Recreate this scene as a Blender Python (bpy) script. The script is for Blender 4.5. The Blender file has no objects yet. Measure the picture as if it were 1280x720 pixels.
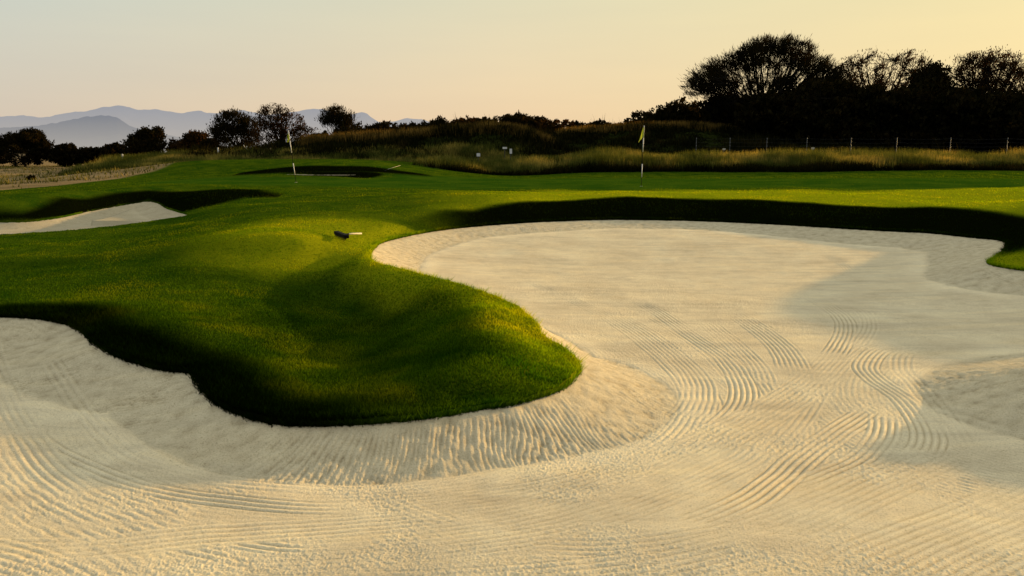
import bpy, math, random
import numpy as np
rng = np.random.default_rng(7)
random.seed(7)
R = math.radians
scene = bpy.context.scene
col = scene.collection

# ------------------------------------------------------------------ camera
ZC, F, PITCH = 1.3, 1000.0, R(9.65)
cd = bpy.data.cameras.new('camera'); cam = bpy.data.objects.new('camera', cd); col.objects.link(cam)
cam.location = (0, 0, ZC); cam.rotation_euler = (R(90)-PITCH, 0, 0)
cd.sensor_width = 36; cd.lens = F/1280*36; cd.clip_end = 80000; cd.clip_start = .05
scene.camera = cam
cp, sp = math.cos(PITCH), math.sin(PITCH)
def ray(px, py):
    u = (px-640)/F; w = (360-py)/F
    return u, cp + w*sp, -sp + w*cp
def at_z(px, py, z):
    a, b, c = ray(px, py); t = (z-ZC)/c
    return (a*t, b*t, z)
def at_y(px, py, Y):
    a, b, c = ray(px, py); t = Y/b
    return (a*t, Y, ZC + c*t)

# ------------------------------------------------------------------ sun and sky
SAZ, SEL = R(60), R(8.6)          # azimuth from +Y towards +X
sd_ = (math.sin(SAZ)*math.cos(SEL), math.cos(SAZ)*math.cos(SEL), math.sin(SEL))
from mathutils import Vector
ld = bpy.data.lights.new('sun', 'SUN'); ld.energy = 5.0; ld.angle = R(.6); ld.color = (1.42, .88, .31)
lo = bpy.data.objects.new('sun', ld); col.objects.link(lo)
lo.rotation_euler = Vector(sd_).to_track_quat('Z', 'Y').to_euler()
w = bpy.data.worlds.new('World'); scene.world = w; w.use_nodes = True
nt = w.node_tree; N = nt.nodes; L = nt.links
bg = N['Background']
sky = N.new('ShaderNodeTexSky'); sky.sky_type = 'NISHITA'; sky.sun_disc = False
sky.sun_elevation = SEL; sky.sun_rotation = SAZ
sky.air_density = 1.0; sky.dust_density = 2.0; sky.ozone_density = 1.0; sky.altitude = 50
# haze that the evening air adds: warm low towards the sun, pale blue away from it
tc = N.new('ShaderNodeTexCoord'); sx = N.new('ShaderNodeSeparateXYZ'); L.new(tc.outputs['Generated'], sx.inputs[0])
def math_(op, a, b=None, c=None, nt_=nt):
    m = nt_.nodes.new('ShaderNodeMath'); m.operation = op
    for i, v in enumerate((a, b, c)):
        if v is None: continue
        if isinstance(v, (int, float)): m.inputs[i].default_value = v
        else: nt_.links.new(v, m.inputs[i])
    return m.outputs[0]
def ramp(fac, stops, nt_=nt, interp='LINEAR'):
    r = nt_.nodes.new('ShaderNodeValToRGB'); r.color_ramp.interpolation = interp
    el = r.color_ramp.elements
    while len(el) < len(stops): el.new(.5)
    for e, (p, c) in zip(el, stops):
        e.position = p; e.color = (*c, 1) if len(c) == 3 else c
    nt_.links.new(fac, r.inputs[0]); return r.outputs[0]
def mixc(fac, a, b, nt_=nt, mode='MIX'):
    m = nt_.nodes.new('ShaderNodeMix'); m.data_type = 'RGBA'; m.blend_type = mode
    for s, v in ((m.inputs[0], fac), (m.inputs[6], a), (m.inputs[7], b)):
        if isinstance(v, (int, float)): s.default_value = v
        elif isinstance(v, tuple): s.default_value = (*v, 1)
        else: nt_.links.new(v, s)
    return m.outputs[2]
X, Y_, Z_ = sx.outputs
az = math_('ARCTAN2', X, Y_)                       # 0 ahead, + right
azn = math_('MULTIPLY_ADD', az, 1/(2*math.pi), .5)
def azp(d): return .5 + d/360
low = ramp(azn, [(0, (.16,.19,.26)), (azp(-95), (.24,.25,.30)), (azp(-33), (.75,.62,.49)), (azp(0), (.95,.69,.43)),
                 (azp(33), (1.0,.745,.37)), (azp(60), (1.05,.78,.36)), (azp(115), (.60,.48,.34)), (1, (.16,.19,.26))])
high = ramp(azn, [(0, (.13,.19,.30)), (azp(-95), (.22,.29,.36)), (azp(-33), (.64,.71,.63)), (azp(0), (.84,.785,.53)),
                  (azp(33), (.93,.80,.41)), (azp(60), (.9,.78,.46)), (azp(115), (.5,.5,.44)), (1, (.13,.19,.30))])
top = (.80, .82, .74)
e1 = ramp(Z_, [(0, (0,0,0)), (.025, (0,0,0)), (.19, (1,1,1))])
e2 = ramp(Z_, [(.22, (0,0,0)), (.7, (1,1,1))])
haze = mixc(e2, mixc(e1, low, high), top)
skc = mixc(1.0, sky.outputs[0], (.1, .1, .1), mode='MULTIPLY')
wn = N.new('ShaderNodeTexNoise'); wn.inputs['Scale'].default_value = 2.2; wn.inputs['Detail'].default_value = 5
wm = N.new('ShaderNodeMapping'); wm.inputs['Scale'].default_value = (1, 1, 9); L.new(tc.outputs['Generated'], wm.inputs[0]); L.new(wm.outputs[0], wn.inputs['Vector'])
haze = mixc(1., haze, ramp(wn.outputs['Fac'], [(.3, (.965, .97, .985)), (.7, (1.03, 1.02, 1.0))]), mode='MULTIPLY')
fin = mixc(.88, skc, haze)
L.new(fin, bg.inputs[0]); bg.inputs[1].default_value = 1.0
scene.view_settings.view_transform = 'Standard'; scene.view_settings.look = 'None'; scene.view_settings.exposure = 0

# ------------------------------------------------------------------ helpers
def tag(o, label=None, cat=None, group=None, kind=None):
    if label: o['label'] = label
    if cat: o['category'] = cat
    if group: o['group'] = group
    if kind: o['kind'] = kind
    return o
def link(name, me, mat=None, parent=None, loc=None):
    o = bpy.data.objects.new(name, me); col.objects.link(o)
    if mat is not None:
        for m in (mat if isinstance(mat, list) else [mat]): me.materials.append(m)
    if parent: o.parent = parent
    if loc is not None: o.location = loc
    return o
def empty(name, loc, label=None, cat=None, group=None, kind=None, rz=0):
    o = bpy.data.objects.new(name, None); col.objects.link(o); o.location = loc; o.rotation_euler.z = rz
    o.empty_display_size = .3
    return tag(o, label, cat, group, kind)
def np_mesh(name, V, Fc, smooth=True):
    """V (n,3), Fc (m,k) with a constant k"""
    me = bpy.data.meshes.new(name); V = np.asarray(V, np.float32); Fc = np.asarray(Fc, np.int32)
    k = Fc.shape[1]; m = len(Fc)
    me.vertices.add(len(V)); me.vertices.foreach_set('co', V.ravel())
    me.loops.add(m*k); me.loops.foreach_set('vertex_index', Fc.ravel())
    me.polygons.add(m); me.polygons.foreach_set('loop_start', np.arange(m, dtype=np.int32)*k)
    if smooth: me.polygons.foreach_set('use_smooth', np.ones(m, bool))
    me.update(calc_edges=True); return me
def fattr(me, name, a):
    at = me.attributes.new(name, 'FLOAT', 'POINT'); at.data.foreach_set('value', np.asarray(a, np.float32))
def sstep(a, b, x):
    t = np.clip((x-a)/(b-a), 0, 1); return t*t*(3-2*t)
_perm = np.random.default_rng(3).integers(0, 256, 256)
_gr = np.random.default_rng(4).uniform(0, 2*np.pi, 256)
def perlin(x, y, seed=0):
    xi = np.floor(x).astype(np.int64); yi = np.floor(y).astype(np.int64); fx = x-xi; fy = y-yi
    def g(ix, iy, dx, dy):
        h = _gr[_perm[(_perm[(ix+seed*37) & 255] + iy) & 255]]
        return np.cos(h)*dx + np.sin(h)*dy
    u = fx*fx*fx*(fx*(fx*6-15)+10); v = fy*fy*fy*(fy*(fy*6-15)+10)
    a = g(xi, yi, fx, fy); b = g(xi+1, yi, fx-1, fy); c = g(xi, yi+1, fx, fy-1); d = g(xi+1, yi+1, fx-1, fy-1)
    return (a*(1-u)+b*u)*(1-v) + (c*(1-u)+d*u)*v
def fbm(x, y, o=4, seed=0):
    s = 0; a = 1
    for i in range(o):
        s = s + a*perlin(x*2**i, y*2**i, seed+i); a *= .5
    return s

# ------------------------------------------------------------------ bunker outlines  (px, py, z, toe width)
MAIN = [(-250,400,-.55,.85),(-120,397,-.55,.85),(0,396,-.55,.85),(30,397,-.55,.85),(70,402,-.57,.85),(100,412,-.6,.85),(120,430,-.6,.85),
 (150,447,-.62,.8),(200,462,-.65,.75),(240,467,-.66,.7),(246,477,-.67,.7),(260,495,-.7,.65),(280,510,-.72,.6),(310,522,-.73,.58),
 (345,530,-.74,.56),(400,532,-.74,.55),(480,528,-.74,.55),(540,522,-.74,.55),(600,512,-.74,.6),(640,506,-.74,.62),(670,498,-.74,.7),
 (700,487,-.74,.8),(718,472,-.74,.9),(723,458,-.74,.9),(714,446,-.73,.85),(700,436,-.72,.8),(677,421,-.67,.7),(668,405,-.62,.6),
 (644,385,-.57,.55),(600,366,-.51,.55),(556,353,-.47,.55),(503,339,-.45,.6),(469,330,-.45,.7),(460,321,-.47,.8),(467,310,-.49,.9),
 (481,302,-.5,.9),(525,292,-.5,.9),(575,285,-.5,.9),(650,279,-.48,1.),(744,275,-.47,1.),(800,275,-.47,1.),(860,276,-.48,1.),
 (958,280,-.5,1.1),(1090,288,-.52,1.2),(1155,291,-.52,1.3),(1214,297,-.53,1.4),(1252,301,-.54,1.5),(1259,309,-.57,1.4),(1250,319,-.6,1.2),
 (1238,327,-.62,1.),(1243,332,-.63,1.),(1280,338,-.64,1.),(1400,352,-.65,.9),(1560,385,-.65,.9),(1440,425,-.66,.9),(1335,446,-.72,1.0),
 (1300,462,-.70,1.),(1330,482,-.72,.9),(1450,500,-.76,.8)]
main_w = [(*at_z(p[0], p[1], p[2]), p[3]) for p in MAIN] + [(7.5,3.5,-.8,.8),(7,0,-.8,.8),(4,-4,-.6,.8),(-4,-4,-.6,.8),(-7.5,0,-.6,.8),(-9,5,-.55,.8)]
BB = [(-100,301,-.6),(0,295,-.6),(80,290,-.55),(150,283,-.5),(200,276,-.45),(235,270,-.36),(222,265,-.35),(207,260,-.35),(197,254,-.34),
 (182,252,-.35),(150,257,-.43),(112,264,-.5),(75,272,-.56),(37,277,-.6),(0,278,-.6),(-100,280,-.6)]
bb_w = [(*at_z(a, b, c), .7) for a, b, c in BB]
CC = [(348,218.2,.2),(372,219.4,.18),(410,220.0,.16),(440,219.7,.17),(462,219,.18),(440,218.3,.2),(400,218.3,.2),(365,217.6,.22)]
cc_w = [(*at_z(a, b, c), .5) for a, b, c in CC]
def catmull(P, n=6):
    P = np.array(P); out = []
    for i in range(len(P)):
        p0, p1, p2, p3 = P[i-1], P[i], P[(i+1) % len(P)], P[(i+2) % len(P)]
        for k in range(n):
            t = k/n
            out.append(.5*((2*p1)+(-p0+p2)*t+(2*p0-5*p1+4*p2-p3)*t*t+(-p0+3*p1-3*p2+p3)*t**3))
    return np.array(out)
polys = [catmull(main_w, 5), catmull(bb_w, 5), catmull(cc_w, 5)]
def sdf(x, y, poly):
    """signed distance (+ inside), edge z, toe width, arc length of nearest edge point"""
    n = len(x); sd = np.empty(n); ez = np.empty(n); ew = np.empty(n); es = np.empty(n)
    A = poly; B = np.roll(poly, -1, 0); D = B-A; l2 = (D[:, :2]**2).sum(1); ln = np.sqrt(l2); cs = np.concatenate([[0], np.cumsum(ln)[:-1]])
    for i in range(0, n, 20000):
        X = x[i:i+20000, None]; Y = y[i:i+20000, None]
        t = np.clip(((X-A[:, 0])*D[:, 0]+(Y-A[:, 1])*D[:, 1])/l2, 0, 1)
        d2 = (X-A[:, 0]-t*D[:, 0])**2+(Y-A[:, 1]-t*D[:, 1])**2
        k = d2.argmin(1); r = np.arange(len(k)); tt = t[r, k]
        ins = (((A[:, 1] > Y) != (B[:, 1] > Y)) & (X < D[:, 0]*(Y-A[:, 1])/np.where(D[:, 1] == 0, 1e-9, D[:, 1])+A[:, 0])).sum(1) % 2
        sd[i:i+20000] = np.sqrt(d2[r, k])*np.where(ins, 1, -1)
        sd[i:i+20000] += .02*perlin(X[:, 0]*6, Y[:, 0]*6, 70)+.011*perlin(X[:, 0]*17, Y[:, 0]*17, 71)
        ez[i:i+20000] = A[k, 2]+tt*D[k, 2]; ew[i:i+20000] = A[k, 3]+tt*D[k, 3]; es[i:i+20000] = cs[k]+tt*ln[k]
    return sd, ez, ew, es

# ------------------------------------------------------------------ thin plate surfaces in a conformal plane
def wc(x, y):
    yy = y+6; return np.arctan2(x, yy)*1.0, .5*np.log(x*x+yy*yy+1e-6)
class TPS:
    def __init__(s, P, lam=2e-4):
        P = np.array(P, float); u, v = wc(P[:, 0], P[:, 1]); s.u, s.v = u, v; n = len(P)
        K = s.k(u[:, None]-u, v[:, None]-v)+lam*np.eye(n); Q = np.c_[np.ones(n), u, v]
        M = np.block([[K, Q], [Q.T, np.zeros((3, 3))]]); s.c = np.linalg.solve(M, np.r_[P[:, 2], 0, 0, 0])
    def k(s, a, b):
        r2 = a*a+b*b; return .5*r2*np.log(r2+1e-12)
    def __call__(s, x, y):
        u, v = wc(x, y); o = np.empty(len(x)); n = len(s.u)
        for i in range(0, len(x), 20000):
            a = u[i:i+20000]; b = v[i:i+20000]
            o[i:i+20000] = s.k(a[:, None]-s.u, b[:, None]-s.v) @ s.c[:n] + s.c[n]+s.c[n+1]*a+s.c[n+2]*b
        return o
floor_pts = [at_z(*p) for p in [(0,500,-.80),(0,560,-.84),(0,620,-.88),(150,575,-.87),(100,480,-.78),(220,550,-.86),(300,600,-.93),(460,600,-1),(640,585,-1),
 (838,485,-1),(780,440,-.98),(1000,500,-1.02),(1000,720,-1),(300,720,-1),(640,720,-1),(0,720,-.95),(1280,600,-1),(1280,720,-1),(1150,470,-1.0),(1000,400,-1.0),
 (800,400,-.98),(700,345,-.93),(600,325,-.84),(520,318,-.74),(800,312,-.80),(1000,318,-.82),(1150,332,-.86),(1280,380,-.94),(700,300,-.70),
 (900,300,-.70),(1100,307,-.75),(1188,325,-.8),(1280,352,-.84),(1400,390,-.9)]] + [(0,0,-1),(5,0,-.95),(-5,0,-.95),(0,-4,-.9),(-7,4,-.8),(7,7,-.9)]
floorT = TPS(floor_pts, 1e-3)
G = []
G += [at_z(*p) for p in [
 # crest of the far bank and the green behind
 (560,264,-.14),(650,256,-.08),(750,249,-.04),(850,245.5,0),(950,246,0),(1050,249.5,-.02),(1150,256,-.07),(1250,265,-.12),(1400,274,-.15),
 (800,238,.02),(1000,240,.02),(1200,245,0),(803,233,.0),(620,240,-.0),(450,236,-.0),(330,236,0),(640,228,-.05),(800,226,-.04),(1000,230,.02),(1000,224,.04),
 (1280,232,.1),(1280,226,.2),(1130,226,.14),(900,224,-.02),(300,224,.05),(450,224,.0),(560,224,-.0),(250,228,.05),
 # between the left bunker and the tongue
 (0,310,-.52),(0,350,-.5),(0,380,-.49),(150,300,-.45),(150,340,-.48),(300,310,-.3),(300,280,-.2),(290,262,-.14),(400,262,-.08),(420,250,-.03),
 (500,262,-.14),(480,285,-.3),(430,298,-.32),(380,300,-.2),(340,330,-.50),(360,360,-.66),
 # tongue
 (545,400,-.64),(500,385,-.70),(430,370,-.74),(450,410,-.80),(535,362,-.47),(480,342,-.44),(600,388,-.49),(250,340,-.48),(655,430,-.53),(625,420,-.50),(600,450,-.54),(545,452,-.62),(450,450,-.78),(400,330,-.58),
 (350,425,-.74),(350,390,-.73),(250,410,-.54),(150,390,-.5),(50,385,-.5),(400,500,-.71),(300,485,-.68),(500,495,-.66),(600,480,-.62),(680,465,-.66),(200,435,-.58),(100,393,-.5),
 # left bunker surround
 (0,255,-.16),(80,248,-.1),(120,240,-.02),(160,235,.03),(230,234.5,.02),(270,241,-.02),(295,252,-.1),(255,266,-.26),(240,276,-.34),(-100,258,-.2),
 (0,248,-.22),(80,242,-.15),(170,230,.0),
 # dry flat to the left
 (0,228,-.7),(60,222,-.8),(0,215,-.8),(100,214,-.8),(150,208,-.8),(-200,220,-.8),
 ]]
G += [at_y(*p) for p in [
 (0,243,31),(110,227.5,39),(180,214,45),(240,201,49),(330,199,49),(440,200,50),(520,204,51),(600,211,51),(655,218,49),
 (380,206.5,43.4),(430,205.3,43.4),(470,207,43.4),(330,211,43),(500,212,43),(280,212,44),(550,216,43),
 (250,205,58),(350,206,58),(450,208,58),(560,213,57),
 (700,216,46),(800,217,45),(900,217,45),(1000,216,45),(1100,215,45),(1280,214,45),(1500,213,45),
 (700,205,50),(800,203,50),(900,204,50),(1000,204,50),(1100,205,50),(1280,205,50),
 (700,207,57),(850,207,57),(1000,206,57),(1280,206,57),(1100,200,64),(1280,200,64),
 (400,178,68),(450,173.5,68),(520,169,68),(580,164,68),(620,161.5,68),(660,168,68),(695,182,68),
 (400,197,61),(500,196,61),(600,195,61),(690,197,60),
 (450,186,76),(620,180,76),(700,169,80),(760,164,80),(830,160,80),(900,163,80),(960,172,80),(720,192,68),(830,192,68),(950,192,68),
 (830,175,92),(1100,192,90),(1280,190,90),(260,195,62),(200,197,62),(160,201,60),(330,192,62),(120,205,62)]]
G += [(12.8,15.5,.38),(14.3,18,.7),(16,14,.75),(18.5,22,.7),(14,21.5,.05),(6.4,8.0,-.47),(7.4,7.8,-.42),(8.8,8.8,-.40),
 (-30,10,-.5),(-32,40,-.7),(30,20,.1),(40,32,.1),(60,50,.8),(60,80,1),(-60,60,-.8),(-60,95,-.8),(0,-10,-.4),(20,-5,-.6),(-20,-5,-.5),(100,60,1),(10,3,-.8),(-10,3,-.5),(-20,100,-.5),(-5,100,0)]
for pl, z0 in ((polys[0], .04), (polys[1], .04), (polys[2], .03)):
    for q in pl[::3]: G.append((q[0], q[1], q[2]+z0))
turfT = TPS(G, 1e-4)
def turf_raw(x, y):
    z = turfT(x, y); r = np.hypot(x, y)
    k = sstep(95, 140, r) if True else 0
    k = np.maximum(k, sstep(30, 60, -y)); k = np.maximum(k, sstep(60, 110, np.abs(x)-.3*y))
    z = np.clip(z, -1.2, 5)*(1-k) + -.8*k
    z += .075*fbm(x*.36, y*.36, 2, 7)*sstep(5, 9, r)*(1-sstep(30, 40, r))
    z += .014*fbm(x*1.1, y*1.1, 3, 5)*sstep(4, 7, r)*(1-sstep(22, 30, r)) + .05*fbm(x*.16, y*.16, 3, 9)*sstep(48, 60, r)*(1-k) + .35*fbm(x*.01, y*.01, 3, 11)*k
    z += .16*fbm(x*.5, y*.5, 3, 13)*sstep(56, 62, y)*sstep(-12, 0, x)*(1-k)
    return z
def sand_h(x, y, which):
    sd, ez, ew, es = sdf(x, y, polys[which])
    if which == 0: fl = floorT(x, y)
    else: fl = ez - (.16 if which == 1 else .08)
    s = np.clip(sd/ew, 0, 1); pr = (1-s)**1.35
    z = fl+(ez-fl)*pr
    return z, sd, ez, ew, es

def polar(th, rr):
    T, Q = np.meshgrid(th, rr, indexing='ij'); return (np.sin(T)*Q), (np.cos(T)*Q)
def quads(nu, nv, wrap=False):
    i = np.arange(nu if wrap else nu-1)[:, None]*nv; j = np.arange(nv-1)[None]
    a = i+j; b = (i+nv) % (nu*nv)+j
    return np.stack([a, a+1, b+1, b], -1).reshape(-1, 4)
def radii(r0, r1, k, cap, cap2=.2):
    r = [r0]
    while r[-1] < r1: r.append(r[-1]+min(k*r[-1]**2, cap if r[-1] < 50 else cap2))
    return r

# ------------------------------------------------------------------ materials
def mat(name):
    m = bpy.data.materials.new(name); m.use_nodes = True; t = m.node_tree
    b = t.nodes['Principled BSDF']; b.inputs['Specular IOR Level'].default_value = .2; b.inputs['Roughness'].default_value = .8
    return m, t, b
def simple(name, c, rough=.7, spec=.2, var=.15, scale=8):
    m, t, b = mat(name); b.inputs['Roughness'].default_value = rough; b.inputs['Specular IOR Level'].default_value = spec
    n = noise(t, scale, 4)
    L_ = ramp(n, [(.3, tuple(v*(1-var) for v in c)), (.7, tuple(min(1, v*(1+var)) for v in c))], t)
    t.links.new(L_, b.inputs[0]); return m
def noise(t, scale, detail=4, rough=.6, vec=None, dist=0, stretch=None):
    n = t.nodes.new('ShaderNodeTexNoise'); n.inputs['Scale'].default_value = scale; n.inputs['Detail'].default_value = detail
    n.inputs['Roughness'].default_value = rough; n.inputs['Distortion'].default_value = dist
    g = t.nodes.new('ShaderNodeNewGeometry'); v = g.outputs['Position']
    if stretch:
        mp = t.nodes.new('ShaderNodeMapping'); mp.inputs['Scale'].default_value = stretch; t.links.new(v, mp.inputs[0]); v = mp.outputs[0]
    t.links.new(v, n.inputs['Vector'])
    return n.outputs['Fac']
def attr(t, name):
    a = t.nodes.new('ShaderNodeAttribute'); a.attribute_name = name; return a.outputs['Fac']
def bump(t, b, h, strength, dist, prev=None):
    n = t.nodes.new('ShaderNodeBump'); n.inputs['Strength'].default_value = strength; n.inputs['Distance'].default_value = dist
    t.links.new(h, n.inputs['Height'])
    if prev is not None: t.links.new(prev, n.inputs['Normal'])
    if b is not None: t.links.new(n.outputs[0], b.inputs['Normal'])
    return n.outputs[0]

# turf sheet
m_turf, t, b = mat('turf')
fair = ramp(noise(t, 1.2, 5), [(.35, (.016, .046, .002)), (.65, (.052, .082, .003))], t)
fine = ramp(noise(t, 60, 3, .7), [(.3, (.45, .45, .45)), (.7, (1.6, 1.6, 1.6))], t)
green = ramp(noise(t, .5, 3), [(.4, (.020, .058, .003)), (.6, (.036, .076, .004))], t)
c = mixc(attr(t, 'green'), mixc(.8, fair, fine, t, 'MULTIPLY'), green, t)
rough_c = ramp(noise(t, 2.5, 5), [(.35, (.006, .010, .002)), (.7, (.020, .024, .005))], t)
c = mixc(attr(t, 'damp'), c, mixc(1., c, (.38, .48, .5), t, 'MULTIPLY'), t)  # painted shade of slopes turned away from the sun
c = mixc(attr(t, 'collar'), c, (.22, .24, .004), t)  # painted sunlight on the green's front edge and the tongue rim
c = mixc(attr(t, 'rough'), c, rough_c, t)
dry = ramp(noise(t, .35, 6, .65, stretch=(.3, 1.0, 1)), [(.33, (.075, .068, .030)), (.46, (.22, .155, .075)), (.62, (.30, .205, .10)), (.72, (.16, .125, .055))], t)
c = mixc(attr(t, 'face'), c, (.0022, .0032, .0006), t)  # near-black turf paints the shade on the bunker banks
c = mixc(attr(t, 'dry'), c, dry, t)
far = (.16, .13, .085)
c = mixc(attr(t, 'far'), c, far, t)
t.links.new(c, b.inputs[0]); b.inputs['Roughness'].default_value = 1; b.inputs['Specular IOR Level'].default_value = 0
b.inputs['Sheen Weight'].default_value = 0.0
n1 = bump(t, None, noise(t, 14, 4, .7), .35, .03)
bump(t, b, noise(t, 70, 3, .7), .6, .01, n1)

# blades of grass (light passes through them)
def blade_mat(name, stops, trans=.5, tcol=(1.0, 1.1, .3), scale=1.5, extra=None):
    m = bpy.data.materials.new(name); m.use_nodes = True; t = m.node_tree; t.nodes.clear()
    o = t.nodes.new('ShaderNodeOutputMaterial'); d = t.nodes.new('ShaderNodeBsdfDiffuse'); tr = t.nodes.new('ShaderNodeBsdfTranslucent')
    mx = t.nodes.new('ShaderNodeMixShader'); mx.inputs[0].default_value = trans
    c = ramp(noise(t, scale, 5, .65), stops, t)
    v = ramp(attr(t, 'rnd'), [(0, (.40, .45, .5)), (1, (1.6, 1.5, 1.5))], t)
    c = mixc(1., c, v, t, 'MULTIPLY')
    c = mixc(1., c, ramp(attr(t, 'tip'), [(0, (.22, .25, .25)), (1, (1, 1, 1))], t), t, 'MULTIPLY')  # dark roots: thatch, and shade between blades painted into the colour
    c = mixc(attr(t, 'face'), c, mixc(1., c, (.07, .09, .09), t, 'MULTIPLY'), t)  # blades on the banks carry the same painted shade
    c = mixc(attr(t, 'damp'), c, mixc(1., c, (.38, .48, .5), t, 'MULTIPLY'), t)  # blades dimmed where hollow shade is painted in
    c = mixc(attr(t, 'collar'), c, mixc(1., c, (2.9, 2.3, 1.0), t, 'MULTIPLY'), t)  # blades brightened where sunlight is painted in
    t.links.new(c, d.inputs[0]); t.links.new(mixc(1., c, tcol, t, 'MULTIPLY'), tr.inputs[0])
    t.links.new(d.outputs[0], mx.inputs[1]); t.links.new(tr.outputs[0], mx.inputs[2]); t.links.new(mx.outputs[0], o.inputs[0])
    return m
m_blade = blade_mat('mown_blades', [(.3, (.026, .092, .003)), (.5, (.092, .185, .004)), (.70, (.27, .32, .008))], .6, (1.25, 1.15, .2), .8)
m_straw = blade_mat('dry_blades', [(.36, (.045, .065, .012)), (.5, (.11, .135, .03)), (.63, (.44, .37, .09))], .5, (1.2, 1., .6), .35)
m_mound = blade_mat('rough_blades', [(.38, (.005, .008, .003)), (.55, (.018, .020, .006)), (.70, (.055, .044, .013))], .4, (1.3, 1., .5), .5)
m_crest = blade_mat('seed_grass', [(.4, (.035, .032, .010)), (.66, (.30, .20, .055))], .5, (1.2, 1., .6), .5)
m_leaf = blade_mat('dark_leaves', [(.3, (.005, .007, .002)), (.7, (.024, .019, .007))], .35, (1.4, 1., .5), .6)
m_leafb = blade_mat('brown_leaves', [(.3, (.012, .009, .004)), (.7, (.05, .03, .010))], .45, (1.4, 1., .5), .6)
m_bark = simple('bark', (.012, .009, .006), .9, .1, .4, 6)

# sand
m_sand, t, b = mat('sand')
c1 = ramp(noise(t, 1.1, 5, .6), [(.32, (.64, .55, .385)), (.5, (.705, .615, .435)), (.7, (.77, .685, .49))], t)
c2 = ramp(noise(t, 70, 4, .8), [(.3, (.66, .64, .59)), (.47, (1, 1, 1)), (.7, (1.08, 1.07, 1.05))], t)
c = mixc(.9, c1, c2, t, 'MULTIPLY')
st = ramp(noise(t, 1.6, 5, .7, stretch=(.28, 1.5, 1), dist=1.2), [(.34, (.86, .86, .87)), (.5, (1, 1, 1)), (.64, (1.07, 1.05, 1.0))], t); c = mixc(1., c, st, t, 'MULTIPLY')
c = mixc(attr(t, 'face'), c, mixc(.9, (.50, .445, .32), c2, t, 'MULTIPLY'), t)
c = mixc(1., c, ramp(attr(t, 'relief'), [(0, (.62, .585, .53)), (.45, (.93, .92, .90)), (.75, (1.05, 1.05, 1.04))], t), t, 'MULTIPLY')  # grooves darker, ridges lighter: crevice shade painted into the sand colour
spk = ramp(noise(t, 110, 2, .6), [(.34, (.55, .52, .47)), (.43, (1, 1, 1))], t); c = mixc(.8, c, spk, t, 'MULTIPLY')
t.links.new(c, b.inputs[0]); b.inputs['Roughness'].default_value = 1; b.inputs['Specular IOR Level'].default_value = 0.05
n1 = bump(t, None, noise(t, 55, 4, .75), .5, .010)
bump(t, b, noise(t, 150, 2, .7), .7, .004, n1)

# ------------------------------------------------------------------ turf sheet
th = np.concatenate([np.arange(-180, -60, 3.), np.arange(-60, -38, .8), np.linspace(-38, 38, 860), np.arange(38.8, 60, .8), np.arange(60, 180, 3.)])*math.pi/180
rr = [.3, .8, 1.4, 2., 2.4, 2.8]+radii(3.2, 110, .00075, .085, .3)
while rr[-1] < 45000: rr.append(rr[-1]*1.12)
rr = np.array(rr)
gx, gy = polar(th, rr); sh = gx.shape; x = gx.ravel(); y = gy.ravel()
near = (np.hypot(x, y) < 60)
SD = np.full(len(x), -50.); EZ = np.zeros(len(x))
xi = x[near]; yi = y[near]; wig = .012*perlin(xi*9, yi*9, 2)
sdn = np.full(len(xi), -50.); ezn = np.zeros(len(xi)); wh = np.zeros(len(xi), int)
for k in range(3):
    s_, e_, w_, a_ = sdf(xi, yi, polys[k]); u = s_ > sdn
    sdn[u] = s_[u]; ezn[u] = e_[u]; wh[u] = k
SD[near] = sdn; EZ[near] = ezn
# pull grid points that lie next to an outline onto it
SG = SD.reshape(sh); dr = np.gradient(rr)[None]; 
drr = np.gradient(SG, axis=1)/dr; dth = np.gradient(SG, axis=0)/(np.gradient(th)[:, None]*rr[None])
gl2 = drr**2+dth**2+1e-9
cell = np.minimum(dr, 1e9)*np.ones(sh)
mv = (np.abs(SG) < .5*(np.abs(drr)*dr+np.abs(dth)*rr[None]*.0015)) & (np.abs(SG) < .2)
mr = np.where(mv, -SG*drr/gl2, 0); mt = np.where(mv, -SG*dth/gl2, 0)
T2 = th[:, None]+mt/np.maximum(rr[None], .1); R2 = rr[None]+mr
x2 = (np.sin(T2)*R2).ravel(); y2 = (np.cos(T2)*R2).ravel()
SD2 = np.where(mv.ravel(), 0, SD)
z = turf_raw(x2, y2)
def turf_fix(z, x, y, sd, ez):
    """meet the bunker edges, with a rounded lip"""
    out = np.clip(-sd, 0, None); k = np.exp(-(out/.22)**2)
    return z+(ez+.035+.02*perlin(x*5, y*5, 4)-z)*k
zt = turf_fix(z, x2, y2, SD2, EZ)
ins = SD2 > 1e-4
zt_open = zt.copy()
zt = np.where(ins, EZ-.20-.6*np.clip(SD2, 0, 1.2), zt)
me = np_mesh('turf', np.c_[x2, y2, zt], quads(len(th), len(rr), True))
R_ = np.hypot(x2, y2)
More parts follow.
